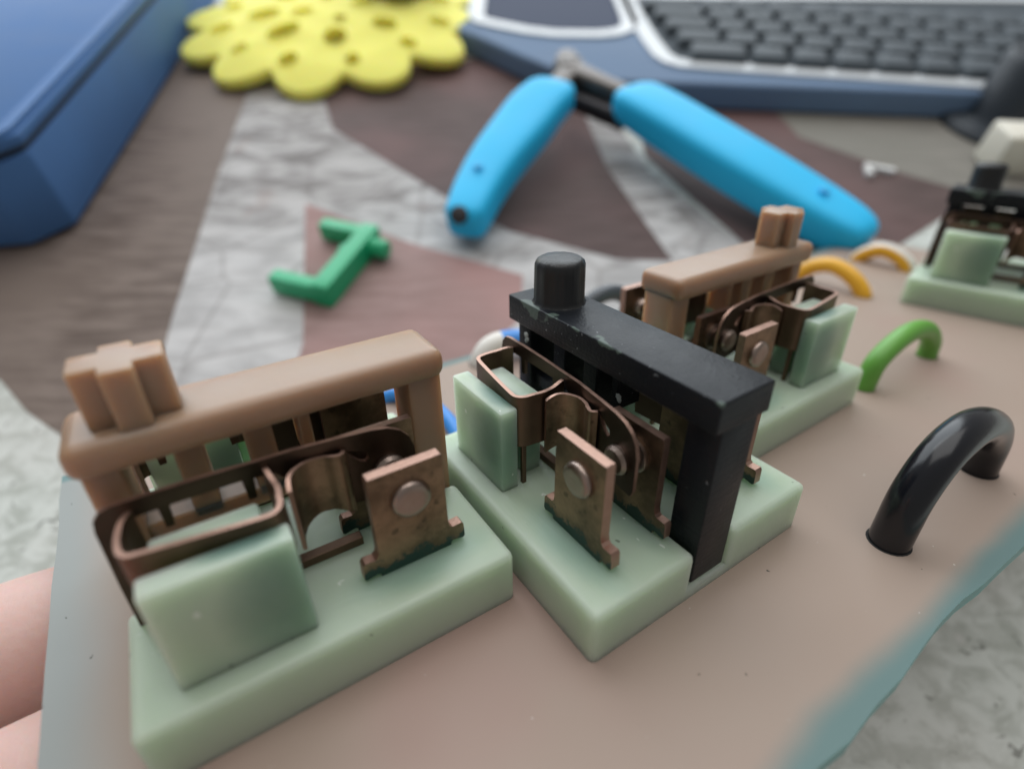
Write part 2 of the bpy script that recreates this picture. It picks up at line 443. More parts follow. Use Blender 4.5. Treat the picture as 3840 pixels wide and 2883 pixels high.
def tube(bm, path, rad, n=20, flat=None, mi=0, stripe=None):
    """round or oval sleeve along a 3-D path; rad number or list (ra, rb) per point; stripe: (material index, from, to)"""
    t = bmesh.new(); R = []; m = len(path); up = Vector((0, 0, 1))
    P = [Vector(p) for p in path]
    prev = None
    for i in range(m):
        d = (P[min(i + 1, m - 1)] - P[max(i - 1, 0)]).normalized()
        if prev is None:
            s = d.cross(up)
            if s.length < 1e-3: s = d.cross(Vector((1, 0, 0)))
            s.normalize()
        else:
            s = (prev - d * prev.dot(d)).normalized()
        prev = s; u = s.cross(d).normalized()
        ra, rb = rad[i] if isinstance(rad, list) else (rad, rad)
        R.append([t.verts.new(P[i] + s * (ra * sgnp(math.cos(2 * math.pi * k / n), flat)) + u * (rb * sgnp(math.sin(2 * math.pi * k / n), flat))) for k in range(n)])
    for ai, (a, b) in enumerate(zip(R, R[1:])):
        for k in range(n):
            f = t.faces.new([a[k], a[(k + 1) % n], b[(k + 1) % n], b[k]]); f.material_index = mi
            if stripe and (k - stripe[1]) % n < stripe[2] - stripe[1] and ai >= stripe[3] * (m - 1): f.material_index = stripe[0]
    f = t.faces.new(R[0][::-1]); f.material_index = mi
    f = t.faces.new(R[-1]); f.material_index = mi
    join(bm, t)

def sgnp(c, e):
    return c if not e else math.copysign(abs(c) ** e, c)

def thing(name, label, cat, group=None, mtx=None):
    o = bpy.data.objects.new(name, None); C.objects.link(o)
    o.empty_display_size = 0.005
    if mtx is not None: o.matrix_world = mtx
    return tag(o, label, cat, group)
def tag(o, label, cat, group=None, kind=None):
    if label: o['label'] = label
    if cat: o['category'] = cat
    if group: o['group'] = group
    if kind: o['kind'] = kind
    return o
def structure(o, label=None):
    o['kind'] = 'structure'
    if label: o['label'] = label
    return o

# ------------------------------------------------------------------ frames
# board frame: x/y in the plane of the circuit board, z its upward normal; the far corner rests on the table
B = Matrix(((0.554641, 0.831976, -0.013752, 9.1782 * S),
            (-0.777667, 0.524173, 0.347098, 26.5663 * S),
            (0.295986, -0.181820, 0.937728, 35.2495 * S),
            (0, 0, 0, 1)))
def on_board(x, y, deg=0.0, z=0.0):
    return B @ Matrix.Translation((x * S, y * S, z * S)) @ Matrix.Rotation(math.radians(deg), 4, 'Z')

# ------------------------------------------------------------------ table with its printed vinyl cloth
bm = bmesh.new()
bmesh.ops.create_grid(bm, x_segments=60, y_segments=60, size=450)
for v in bm.verts: v.co.y += 250
tb = structure(finish('table', bm, 'cloth'), 'table under a vinyl cloth printed with stone and plank shapes')
def patch(name, pts, m, z):
    bm = bmesh.new()
    f = bm.faces.new([bm.verts.new((p[0], p[1], z)) for p in pts])
    o = finish(name, bm, m, tb, smooth=0)
    return o
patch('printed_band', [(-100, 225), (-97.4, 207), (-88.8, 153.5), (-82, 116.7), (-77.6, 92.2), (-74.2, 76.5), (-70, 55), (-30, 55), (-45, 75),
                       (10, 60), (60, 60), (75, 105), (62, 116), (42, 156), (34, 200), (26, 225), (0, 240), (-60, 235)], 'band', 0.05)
patch('printed_plank', [(-300, 120), (-180, 100), (-105.5, 72.7), (-95, 64.3), (-88.3, 60.4), (-72, 52), (-74.2, 76.5), (-77.6, 92.2), (-82, 116.7), (-88.8, 153.5), (-97.4, 207.3),
                        (-104, 250), (-300, 280)], 'grey_print', 0.10)
patch('printed_plank', [(-68.7, 240), (-68.7, 207.3), (-60.3, 183.6), (-19.5, 142), (-0.7, 124.9), (26.3, 112.8), (40.6, 112), (36.8, 127), (29.1, 159), (26.9, 180.3), (23.4, 217.5), (20, 250)], 'brown_print', 0.10)
patch('printed_plank', [(-58.6, 138.3), (-24.8, 118.7), (2.7, 106.4), (2.0, 90.7), (-2.7, 84.8), (-15.3, 74), (-30, 62), (-45.5, 60), (-45.5, 82.6)], 'rose_print', 0.10)
patch('printed_plank', [(44, 205), (42, 165), (61.4, 116.7), (80, 100), (100, 118), (135, 143), (150, 155), (150, 210), (90, 215)], 'brown_print', 0.10)
patch('printed_plank', [(92, 205), (95, 178), (118, 155), (140, 138), (200, 130), (240, 200), (150, 215)], 'olive_print', 0.15)

# ------------------------------------------------------------------ circuit board
bt = thing('circuit_board', 'tilted brown laminate circuit board with teal edges carrying the leaf switches', 'circuit board', mtx=B)
outl = []
def edge_pts(a, b, n, amp, seed):
    r = random.Random(seed); o = []
    for i in range(n):
        t = i / n
        d = Vector((b[0] - a[0], b[1] - a[1])); nn = Vector((-d.y, d.x)).normalized()
        q = r.uniform(-1, 1) * amp if i else 0
        o.append((a[0] + d.x * t + nn.x * q, a[1] + d.y * t + nn.y * q))
    return o
outl += edge_pts((-36.4, -46.2), (26.0, -46.2), 14, 0.12, 1)
outl += edge_pts((26.0, -46.2), (26.0, 122), 46, 0.42, 2)
outl += edge_pts((26.0, 122), (-36.4, 122), 14, 0.15, 3)
outl += edge_pts((-36.4, 122), (-36.4, -46.2), 40, 0.2, 4)
bm = bmesh.new()
plate(bm, outl, [], -1.6, 0.0, lambda u, v, w_: (u, v, w_))
finish('laminate', bm, ['board', 'board_edge'], bt, smooth=0)

# ------------------------------------------------------------------ leaf switch: x from knob end to contact end, the two sides mirror each other
H = 4.97
def mirror(bm):
    bmesh.ops.scale(bm, vec=(1, -1, 1), verts=bm.verts[:])
    bmesh.ops.reverse_faces(bm, faces=bm.faces[:])
YM = Matrix.Diagonal((1, -1, 1, 1))
def leaf_y(x):
    return -3.9 if x < -0.5 else -3.9 - 1.35 * ((x + 0.5) / 9.0)

def make_base(parent):
    bm = bmesh.new()
    xs = [-13, -9.5, 9.5, 13]; ys = [-12.66, -2.31, 2.31, 12.66]; zs = [-0.4, 1.0, H]
    cells(bm, xs, ys, zs, lambda i, j, k: not (k == 1 and j == 1 and i in (0, 2)), r=0.55, seg=3, keep_sharp_z=-0.4)
    # moulding is never quite flat
    for v in bm.verts:
        if v.co.z > 0.5:
            v.co += Vector(noise.noise_vector(v.co * 0.3)) * 0.05
    return finish('base', bm, 'resin_base', parent, smooth=40)

def side_parts(parent, s):
    """one side of a switch, built on -y and mirrored for +y"""
    mk = lambda name, bm, mats, par=parent, sm=35: (mirror(bm) if s > 0 else None, finish(name, bm, mats, par, sm))[1]
    bm = bmesh.new()
    box(bm, -10.18, -1.75, -10.81, -9.04, H - 0.4, 13.26, 0.22, 2)
    box(bm, -9.5, -3.0, -7.7, -5.6, H - 0.4, 13.0, 0.3, 2)
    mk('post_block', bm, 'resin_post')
    # moving leaf
    bm = bmesh.new()
    top = [(-11.95, 13.6), (-11.8, 14.4), (-11.3, 15.0), (-10.6, 15.15), (-8, 15.15), (-5, 15.1), (-2.5, 15.0), (0, 15.0), (2, 15.05), (4, 15.1), (5.6, 15.1), (6.7, 14.95), (7.6, 14.5), (8.2, 13.8), (8.5, 12.7), (8.5, 9.6), (8.2, 9.0)]
    low = [(5, 8.9), (2, 8.9), (-0.4, 9.0), (-0.8, 12.9), (-1.4, 13.6), (-2.75, 13.75), (-2.85, 12.15), (-3.4, 12.1), (-3.5, 13.85), (-7.85, 13.85), (-7.95, 12.25), (-8.45, 12.2), (-8.5, 13.85), (-10.3, 13.8), (-10.9, 13.2), (-11.15, 12.2), (-11.35, 8.5), (-11.35, H - 0.3), (-12.15, H - 0.3), (-12.1, 9)]
    hole = [(3.3, 14.1), (3.65, 13.8), (4.4, 13.6), (4.95, 13.2), (5.05, 12.8), (4.75, 12.5), (4.35, 12.65), (3.95, 13.1)]
    plate(bm, top + low, [hole], -0.17, 0.17, lambda u, v, w_: (u, leaf_y(u) + w_, v))
    lf = mk('leaf_spring', bm, ['copper_angle_dark', 'edge'])
    # clip wrapped over the post
    bm = bmesh.new()
    loop = smooth_path([(-9.9, -4.05), (-10.45, -4.9), (-10.65, -6.0), (-10.6, -7.2), (-10.35, -7.75), (-9.7, -8.05), (-6.5, -8.5), (-3.2, -8.9), (-2.3, -8.85), (-1.85, -8.3), (-1.72, -7.4), (-1.6, -6.4), (-1.75, -5.3), (-1.95, -4.15)], 3)
    zt = [14.15 + 0.25 * min(1.0, max(0.0, p[1] + 5.4)) for p in loop]
    ribbon(bm, loop, [9.1] * len(loop), zt, 0.36)
    box(bm, -2.15, -1.75, -8.6, -8.15, H - 0.3, 9.3, 0.05, 1)
    mk('clip', bm, ['copper_plain', 'edge'], sm=40)
    # bowed strip between clip and contact
    bm = bmesh.new()
    pth = smooth_path([(-1.0, -6.7), (-0.8, -5.8), (-0.2, -5.05), (0.8, -4.6), (1.8, -4.7), (2.5, -5.05), (3.0, -5.15), (3.35, -4.75)], 5)
    zz = [13.6 + 0.5 * math.sin(min(1, i / 8) * math.pi / 2) for i in range(len(pth))]
    zb = [8.2 + 1.1 * math.sin(i / len(pth) * math.pi) for i in range(len(pth))]
    ribbon(bm, pth, zb, zz, 0.3)
    mk('bowed_strip', bm, ['copper', 'edge'], sm=50)
    # contact rivets on the leaf
    for nm, yy, dr in (('leaf_rivet', leaf_y(6.4), -1),):
        bm = bmesh.new()
        lathe(bm, [(1.25, 0), (1.25, 0.35), (1.0, 0.62), (0.0, 0.72)], 20, Matrix.Translation((6.4, yy - 0.17, 11.4)) @ Matrix.Rotation(math.radians(90), 4, 'X'))
        lathe(bm, [(1.25, 0), (1.25, 0.35), (1.0, 0.62), (0.0, 0.72)], 20, Matrix.Translation((6.4, yy + 0.17, 11.4)) @ Matrix.Rotation(math.radians(-90), 4, 'X'))
        mk('rivet', bm, 'rivet', lf)
    # the two fixed contact plates
    def contact(name, y_out, y_in, x0, x1, zt, riv_out, riv_in):
        bm = bmesh.new()
        ol = [(x0 + 0.1, zt), (x1 - 0.1, zt), (x1, zt - 0.12), (x1 + 0.02, 7.4), (x1 + 0.12, 6.95), (x1 + 0.35, 6.75), (x1 + 1.15, 6.8), (x1 + 1.3, 6.6), (x1 + 1.35, 5.35), (x1 + 1.2, 5.2), (x1 + 0.3, 5.35),
              (x1 + 0.1, 5.2), (x1 + 0.1, H - 0.1), (x0 - 0.1, H - 0.1), (x0 - 0.1, 5.25), (x0 - 0.3, 5.35), (x0 - 1.2, 5.15), (x0 - 1.35, 5.35), (x0 - 1.3, 6.55), (x0 - 1.1, 6.8), (x0 - 0.35, 6.75), (x0 - 0.1, 7.0), (x0 - 0.02, 7.4), (x0, zt - 0.12)]
        plate(bm, ol, [], y_out, y_in, lambda u, v, w_: (u, w_, v))
        p = mk(name, bm, ['copper', 'edge'])
        for yy, rot, prof in ((min(y_out, y_in), 90, riv_out), (max(y_out, y_in), -90, riv_in)):
            if prof:
                bm = bmesh.new()
                lathe(bm, prof, 28, Matrix.Translation(((x0 + x1) / 2 + 0.1, yy, 11.25)) @ Matrix.Rotation(math.radians(rot), 4, 'X'), jit=0.012)
                mk('rivet', bm, 'rivet', p, 50)
    head = [(1.5, 0), (1.52, 0.18), (1.42, 0.42), (1.15, 0.55), (0.6, 0.52), (0, 0.5)]
    stud = [(1.05, 0), (1.05, 0.9), (0.85, 1.1), (0, 1.15)]
    contact('contact_plate', -9.05, -8.2, 3.5, 9.15, 14.05, head, stud)
    contact('inner_contact_plate', -3.45, -2.75, 3.6, 9.2, 14.1, [(1.5, 0), (1.5, 0.3), (1.2, 0.5), (0, 0.55)], None)
    # strap lying on the base between clip and plate
    bm = bmesh.new()
    box(bm, -8.8, 3.4, -5.1, -4.2, H - 0.1, H + 0.75, 0.06, 1)
    mk('strap', bm, 'copper_plain')

def make_slider(parent, m, knob, r):
    bm = bmesh.new()
    box(bm, -12.35, 12.9, -2.92, 2.92, 16.35, 18.9, r, 4)
    for x0, x1 in ((-11.95, -9.8), (9.8, 12.75)): box(bm, x0, x1, -2.0, 2.0, 1.3, 17.0, min(r, 0.3), 2)
    for x0, x1, zb in ((-6.9, -5.1, 10.2), (-2.5, -0.6, 10.2), (1.2, 2.1, 12.2)):
        box(bm, x0, x1, -1.4, 1.4, zb, 16.6, 0.12, 1)
    box(bm, -10.2, -0.4, -1.45, 1.45, 9.4, 10.9, 0.15, 1)
    o = finish('slider', bm, m, parent, smooth=38)
    bm = bmesh.new()
    if knob == 'round':
        prof = [(2.62, 18.85), (2.5, 18.98), (2.38, 19.25), (2.35, 21.9), (2.33, 22.5), (2.2, 22.85), (1.85, 23.08), (0.9, 23.16), (0, 23.14)]
        lathe(bm, prof, 88, Matrix.Translation((-8.0, 0, 0)), jit=0.013)
        finish('knob', bm, 'knob_black', o, smooth=50)
    else:
        cells(bm, [-10.55, -8.95, -7.05, -5.4], [-2.3, -1.25, 1.25, 2.3], [18.6, 22.95], lambda i, j, k: j == 1 or i == 1, r=0.2, seg=2)
        finish('knob', bm, m, o, smooth=40)
    return o

def switch(mtx, label, m, knob, r, src=None):
    t = thing('leaf_switch', label, 'switch', 'leaf switches on the circuit board', mtx)
    if src is None:
        make_base(t)
        for s in (-1, 1): side_parts(t, s)
    else:
        for ch in list(src.children):
            if ch.name.startswith('slider'): continue
            c = ch.copy(); C.objects.link(c); c.parent = t
            for g in ch.children:
                d = g.copy(); C.objects.link(d); d.parent = c
    make_slider(t, m, knob, r)
    return t
s_mid = switch(on_board(0, 0, 0), 'leaf switch with scuffed black slider and round knob in the centre', 'black', 'round', 0.16)
s_left = switch(on_board(-8.11, -26.61, 88.8), 'leaf switch with tan slider and cross-shaped knob, nearest the hand', 'tan', 'cross', 0.95, s_mid)
s_rear = switch(on_board(-7.94, 26.34, -89.4), 'leaf switch with tan slider between black switch and yellow jumper wire', 'tan', 'cross', 0.85, s_mid)
s_far = switch(on_board(0.36, 96.74, 13.5), 'leaf switch with black slider at the far right of the board', 'black', 'round', 0.2, s_mid)

# scraps of flash clinging to the black slider and chipped slot edge
bm = bmesh.new()
for x, y, z, s in ((-9.3, -2.9, 15.6, .33), (-9.15, -2.9, 15.2, .28), (-9.35, -2.88, 14.95, .2), (2.4, -1.6, 13.9, .3), (2.6, -1.7, 13.7, .25)):
    t = bmesh.new(); bmesh.ops.create_icosphere(t, subdivisions=2, radius=s)
    for v in t.verts: v.co = Vector((v.co.x, v.co.y * 0.3, v.co.z)) * (1 + 0.5 * noise.noise(v.co * 6 + Vector((x, y, z)))) + Vector((x, y, z))
    join(bm, t)
sl = [c for c in s_mid.children if c.name.startswith('slider')][0]
finish('plastic_burr', bm, 'gunk', sl)

# ------------------------------------------------------------------ jumper wires on the board
def jumper(name, pts, rad, mats, label, group='jumper wires on the circuit board', stripe=None, per=6):
    o_mtx = B
    bm = bmesh.new()
    tube(bm, smooth_path(pts, per), rad, 24, stripe=stripe)
    o = finish(name, bm, mats, None, smooth=60)
    o.matrix_world = o_mtx
    for p in (pts[0], pts[-1]):
        bm = bmesh.new()
        lathe(bm, [(rad + 0.16, -0.05), (rad + 0.14, 0.012), (0, 0.012)], 24, Matrix.Translation((p[0], p[1], 0)))
        finish('drilled_hole', bm, 'hole', o)
    return tag(o, label, 'wire', group)
jumper('jumper_wire', [(19.1, 17.8, -1.5), (19.1, 18.0, 1.5), (19.1, 18.6, 5.2), (19.15, 20.8, 8.1), (19.2, 24.5, 9.2), (19.25, 28.6, 8.7), (19.3, 32.8, 6.9), (19.3, 35.6, 4.1), (19.3, 36.4, 1.0), (19.3, 36.5, -1.5)], 1.72, 'wire_black',
       'thick glossy black jumper wire arching over the near right of the board')
jumper('jumper_wire', [(3.2, 44.3, -1.5), (3.3, 44.4, 0.8), (3.4, 45.2, 3.6), (3.5, 48.4, 5.4), (3.5, 53.0, 6.1), (3.6, 57.8, 5.1), (3.7, 61.0, 2.6), (3.7, 61.6, 0), (3.7, 61.7, -1.5)], 1.35, 'wire_green',
       'bright green jumper wire arching beside the base of the tan rear switch')
jumper('jumper_wire', [(-27.8, 78.4, -1.5), (-27.2, 78.5, 1.0), (-25.2, 78.8, 3.2), (-21.5, 79, 4.3), (-17.6, 79.2, 3.0), (-15.0, 79.4, 0.6), (-14.6, 79.4, -1.5)], 1.45, 'wire_yellow',
       'plain yellow jumper wire arching behind the tan rear switch')
jumper('jumper_wire', [(-28.0, 101.5, -1.5), (-27.4, 101.6, 0.2), (-26.0, 101.8, 1.8), (-23.2, 102, 3.2), (-20.2, 102.2, 2.7), (-17.6, 102.4, 1.0), (-17.0, 102.4, -1.5)], 1.55, ['wire_white', 'wire_yellow'],
       'white jumper wire with yellow stripe arching near the far switch', stripe=(1, -9, 3, 0.0))
jumper('jumper_wire', [(-33.0, 5.4, -1.5), (-33.0, 5.6, 0.6), (-32.9, 7.2, 2.2), (-32.4, 9.8, 2.6), (-31.4, 12.6, 2.2), (-30.4, 14.6, 0.6), (-30.2, 15.0, -1.5)], 1.75, ['wire_white', 'wire_blue'],
       'short white jumper wire with blue end behind the black switch', stripe=(1, 0, 24, 0.42))
jumper('jumper_wire', [(-31.6, -11.2, -1.5), (-31.2, -10.8, 0.2), (-29.8, -9.2, 1.0), (-25.5, -7.0, 1.1), (-20.5, -6.6, 0.8), (-17.0, -7.0, 0.0), (-16.2, -7.1, -1.5)], 0.95, 'wire_blue',
       'blue jumper wire lying low between the tan and black switches')
jumper('jumper_wire', [(-30, 21.5, -1.5), (-30, 22.0, 3.0), (-30, 24, 6.4), (-30, 27.5, 7.2), (-30, 31, 6.0), (-30, 34, 3.0), (-30, 34.5, -1.5)], 1.3, 'wire_grey',
       'dark grey jumper wire arching behind the black round knob')

# ------------------------------------------------------------------ hand under the left edge of the board
def hand():
    vs = []; es = []; rd = []
    def add(p, r, prev=None):
        vs.append(Vector(p)); rd.append(r)
        if prev is not None: es.append((prev, len(vs) - 1))
        return len(vs) - 1
    root = add((2, -150, -26), 22)                       # heel of the hand
    wrist = add((2, -190, -34), 24, root)
    arm = add((2, -240, -44), 27, wrist)
    palm = add((2, -125, -22), 19, root)
    for x0, x1, L, zt in ((-25, -23.5, 62, -9.6), (-8, -6.0, 74, -9.8), (10, 11.5, 78, -9.8), (28, 28.5, 72, -9.8)):
        k = add((x0, -104, -18), 10.0, palm)
        a = add(((x0 + x1) / 2, -104 + L * 0.42, -14), 8.6, k)
        b = add((x1, -104 + L * 0.75, zt - 0.8), 7.9, a)
        c = add((x1, -104 + L * 0.93, zt - 0.4), 7.2, b)
        d = add((x1, -104 + L, zt + 0.2), 5.4, c)
    t0 = add((26, -130, -16), 14, root)
    t1 = add((46, -102, -6), 11, t0)
    t2 = add((42, -76, 5), 9.5, t1)
    t3 = add((30, -54, 9.4), 8.2, t2)
    t4 = add((25, -43, 8.2), 6.2, t3)
    me = bpy.data.meshes.new('person')
    me.from_pydata([v * S for v in vs], es, [])
    o = bpy.data.objects.new('person', me); C.objects.link(o)
    o.matrix_world = B
    sk = o.modifiers.new('skin', 'SKIN')
    for i, d in enumerate(me.skin_vertices[0].data):
        d.radius = (rd[i] * S, rd[i] * S)
        d.use_root = (i == 0)
    sk.use_smooth_shade = True
    sb = o.modifiers.new('sub', 'SUBSURF'); sb.levels = 2; sb.render_levels = 3
    me.materials.append(M['skin'])
    return tag(o, 'bare hand gripping the left edge of the board, fingers underneath', 'hand')
hand()

# ------------------------------------------------------------------ blue lidded box, left
bx = Matrix.Translation((-114.0 * S, 117.5 * S, 0)) @ Matrix.Rotation(math.radians(8.8), 4, 'Z')
b_ = thing('storage_box', 'blue plastic box with lid at the upper left', 'box', mtx=bx)
def tapered(bm, x0, x1, y0, y1, z0, z1, inset, ch, r, mi=0):
    t = bmesh.new()
    def ring(z, k):
        X0, X1, Y0, Y1 = x0 + k, x1 - k, y0 + k, y1 - k
        return [t.verts.new(p) for p in ((X0 + ch, Y0, z), (X1 - ch, Y0, z), (X1, Y0 + ch, z), (X1, Y1 - ch, z), (X1 - ch, Y1, z), (X0 + ch, Y1, z), (X0, Y1 - ch, z), (X0, Y0 + ch, z))]
    a = ring(z0, inset); b = ring(z1, 0)
    for i in range(8): t.faces.new([a[i], a[(i + 1) % 8], b[(i + 1) % 8], b[i]])
    t.faces.new(a[::-1]); t.faces.new(b)
    bmesh.ops.bevel(t, geom=t.edges[:], offset=r, segments=2, profile=0.5, affect='EDGES', clamp_overlap=True)
    for f in t.faces: f.material_index = mi
    join(bm, t)
bm = bmesh.new(); tapered(bm, -150, 0, 0, 215, 1.2, 21.5, 1.2, 8, 0.8); finish('body', bm, 'blue_box', b_)
bm = bmesh.new(); tapered(bm, -149, -1.0, 1.0, 214, 21.0, 23.6, 0, 8, 0.3); finish('seam_shade', bm, 'blue_dark', b_)  # dark strip: gap shadow under the lid put into the colour
bm = bmesh.new(); tapered(bm, -150.5, 0.5, -0.5, 215.5, 23.2, 26.0, 0.3, 8.5, 0.7)
for q in ((-150.5, 0.5, -0.5, 3.2), (-150.5, 0.5, 211.5, 215.5)): pass
finish('lid', bm, 'blue_box', b_)
bm = bmesh.new(); ribbon(bm, [(-139, 1.6), (-9, 1.6), (-4.2, 4.0), (-2.0, 9), (-2.0, 205), (-9, 213), (-141, 213), (-148, 205), (-148, 9), (-144, 3)], 25.8, 27.2, 3.0, closed=True, mi_edge=0)
finish('lid_rim', bm, 'blue_box', b_)
for x, y in ((-12, 8), (-138, 8), (-12, 205), (-138, 205)):
    bm = bmesh.new(); lathe(bm, [(4, 0), (4.2, 0.5), (4, 1.3)], 20, Matrix.Translation((x, y, 0))); finish('foot', bm, 'white_pad', b_)

# ------------------------------------------------------------------ yellow scalloped mat
def flower():
    cx, cy = -74.0, 264.0
    o = []
    nl = 12
    for i in range(nl * 12):
        a = 2 * math.pi * i / (nl * 12)
        ph = (a * nl / (2 * math.pi) + 0.55) % 1.0
        k = 0.78 + 0.22 * abs(math.sin(math.pi * ph)) ** 0.7
        o.append((cx + 63 * k * math.cos(a), cy + 60 * k * math.sin(a)))
    holes = []
    for ring, n, ra, rb, off in ((0.72, 12, 5.4, 4.0, -0.2), (0.44, 8, 7.0, 5.0, 0.2), (0.20, 4, 4.4, 3.0, 0.4)):
        for i in range(n):
            a = 2 * math.pi * i / n + off
            hx, hy = cx + 63 * ring * math.cos(a), cy + 60 * ring * math.sin(a)
            s = rnd.uniform(0.7, 1.1)
            holes.append([(hx + s * (ra * math.cos(q) * math.cos(a) - rb * math.sin(q) * math.sin(a)), hy + s * (ra * math.cos(q) * math.sin(a) + rb * math.sin(q) * math.cos(a))) for q in [2 * math.pi * j / 10 for j in range(10)]])
    def fn(u, v, w_):
        d = math.hypot((u - cx) / 63, (v - cy) / 60)
        return (u, v, 0.6 + w_ + 5.0 * (1 - d * d) + 0.07 * max(0, v - 205) + 0.5 * math.sin(u * 0.12) * d)
    bm = bmesh.new()
    plate(bm, o, holes, 0.0, 3.6, fn, 0, 0)
    es = [e for e in bm.edges if len(e.link_faces) == 2 and e.calc_face_angle(0) > 0.9]
    bmesh.ops.bevel(bm, geom=es, offset=0.9, segments=2, profile=0.5, affect='EDGES', clamp_overlap=True)
    ob = finish('scalloped_mat', bm, 'yellow', None, smooth=45)
    return tag(ob, 'yellow scalloped flower mat with cut-out holes, top left', 'mat')
flower()
bm = bmesh.new()
lathe(bm, [(15, 0), (16.5, 1), (17, 4), (16, 16), (15, 18), (0, 18)], 40)
o = finish('black_cup', bm, 'rubber_black'); o.location = (-50 * S, 288 * S, 14.6 * S)
tag(o, 'black round object standing on the yellow mat, cut by the top edge', 'cup')

# ------------------------------------------------------------------ blue cutters
pt = thing('side_cutters', 'open side cutters with sky blue handles lying against the keyboard', 'pliers', mtx=Matrix.Translation((20 * S, 150 * S, 0)))
def loc(p): return (p[0] - 20, p[1] - 150, p[2])
def handle(pts, rads):
    path = smooth_path([loc(p) for p in pts], 6)
    rr = smooth_path(rads, 6)
    bm = bmesh.new(); tube(bm, path, [tuple(q) for q in rr], 32, flat=0.5)
    return finish('handle', bm, 'handle', pt, smooth=60)
h1 = handle([(13.6, 174.6, 16.2), (11.7, 171.5, 15.8), (7.0, 164.5, 14.3), (3.2, 157, 12.8), (-3.9, 142.5, 10.4), (-8.4, 131.4, 8.3), (-10.8, 123.0, 7.0), (-11.8, 119.2, 6.4), (-12.2, 117.6, 6.2)],
            [(5.8, 3.2), (7.7, 4.2), (8.3, 4.7), (8.2, 4.9), (7.2, 5.0), (6.3, 5.0), (5.6, 4.9), (5.0, 4.4), (3.4, 3.0)])
h2 = handle([(35.0, 171.4, 15.6), (37.0, 168.6, 15.2), (42.5, 161.8, 14.2), (50.2, 152.7, 12.8), (62.3, 138.2, 10.7), (74, 125.3, 8.4), (81.5, 116.4, 7.0), (84.6, 112.4, 6.3), (85.6, 111.0, 6.1)],
            [(6.2, 3.4), (8.2, 4.4), (8.8, 5.0), (8.8, 5.2), (8.7, 5.3), (8.0, 5.2), (6.8, 5.0), (5.2, 4.4), (3.4, 3.0)])
bm = bmesh.new(); lathe(bm, [(2.2, 0), (2.2, 1.2), (1.7, 1.4), (0, 1.4)], 18, Matrix.Translation(loc((-13.0, 117.9, 9.2))) @ Matrix.Rotation(math.radians(40), 4, 'X')); finish('tang_end', bm, 'steel_dark', h1)
for h, p in ((h1, (-8.8, 132.8, 14.0)), (h2, (76.6, 121.9, 13.6))):
    bm = bmesh.new(); lathe(bm, [(1.3, 0), (1.3, 0.4), (0.9, 0.55), (0, 0.45)], 18, Matrix.Translation(loc(p))); finish('dimple', bm, 'handle_dark', h)
bm = bmesh.new(); tube(bm, [loc(p) for p in ((37, 168.5, 14.6), (28, 176.5, 15.2), (20, 184.5, 15.6), (15.8, 191.5, 15.8))], [(2.8, 3.4), (3.2, 3.8), (4.0, 4.2), (3.0, 3.4)], 16, flat=0.5); finish('right_lever', bm, 'steel', pt)
bm = bmesh.new(); tube(bm, [loc(p) for p in ((33.5, 164.5, 11.4), (25, 172.5, 11.7), (17, 180, 12))], [(2.4, 2.6), (2.4, 2.6), (2.4, 2.4)], 16, flat=0.5); finish('return_spring', bm, 'steel_dark', pt)
bm = bmesh.new(); tube(bm, [loc(p) for p in ((11.5, 171.5, 15.4), (15.5, 179, 15.6), (19.5, 187.5, 15.9), (20.5, 194, 15.6))], [(3.2, 3.0), (3.6, 3.4), (3.8, 3.8), (2.6, 3.0)], 16, flat=0.5); finish('left_lever', bm, 'steel', pt)
bm = bmesh.new(); lathe(bm, [(2.6, 0), (2.6, 0.5), (2.2, 0.8), (0, 0.8)], 24, Matrix.Translation(loc((18.3, 186.8, 19.2)))); finish('pivot', bm, 'steel', pt)
bm = bmesh.new(); tube(bm, [loc(p) for p in ((18.2, 191, 16.4), (18, 198, 16.6), (18, 204, 16.4))], [(4.6, 3.2), (3.2, 2.8), (0.8, 1.2)], 16, flat=0.6); finish('jaw', bm, 'steel', pt)

# ------------------------------------------------------------------ keyboard
kt = thing('keyboard', 'slate navy keyboard with white outlined panels along the back', 'keyboard', mtx=Matrix.Translation((80 * S, 195 * S, 0)))
def kl(p): return (p[0] - 80, p[1] - 195)
body = [(-40, 270), (-14, 244), (2, 225.5), (15.5, 210.5), (24, 204.5), (34, 200.9), (60, 198.6), (98.7, 195.2), (142.8, 191.2), (290, 176), (300, 330), (-60, 345)]
bm = bmesh.new()
plate(bm, [kl(p) for p in body], [], 1.0, 9.0, lambda u, v, w_: (u, v, w_), 0, 0)
es = [e for e in bm.edges if len(e.link_faces) == 2 and e.calc_face_angle(0) > 0.9 and min(v.co.z for v in e.verts) > 5]
bmesh.ops.bevel(bm, geom=es, offset=1.6, segments=3, profile=0.5, affect='EDGES', clamp_overlap=True)
finish('body', bm, 'navy_body', kt, smooth=40)
bm = bmesh.new()
plate(bm, [kl((p[0] * 0.985 + 1.2, p[1] * 0.985 + 4)) for p in body], [], 0.0, 1.2, lambda u, v, w_: (u, v, w_), 0, 0)
finish('foot_strip', bm, 'blue_dark', kt, smooth=0)
rp = [(51.5, 292), (52.2, 262), (53.3, 240), (55.2, 222), (57.5, 216.4), (61, 213.6), (68, 212.0), (90, 208), (112, 204.2), (171.7, 193.4), (262, 178), (272, 184), (272, 282), (228.7, 287), (144.7, 290.4), (100, 291.5), (56, 293.5)]
lp = [(-15, 300), (-15.2, 266), (-13, 259.6), (-6, 255), (6, 248), (17.2, 244.2), (34, 243.6), (41, 245.4), (46.5, 250), (48.6, 258), (48.8, 275), (48.6, 300), (40, 306), (-8, 306)]
def plan(pts): return [kl(p) for p in pts]
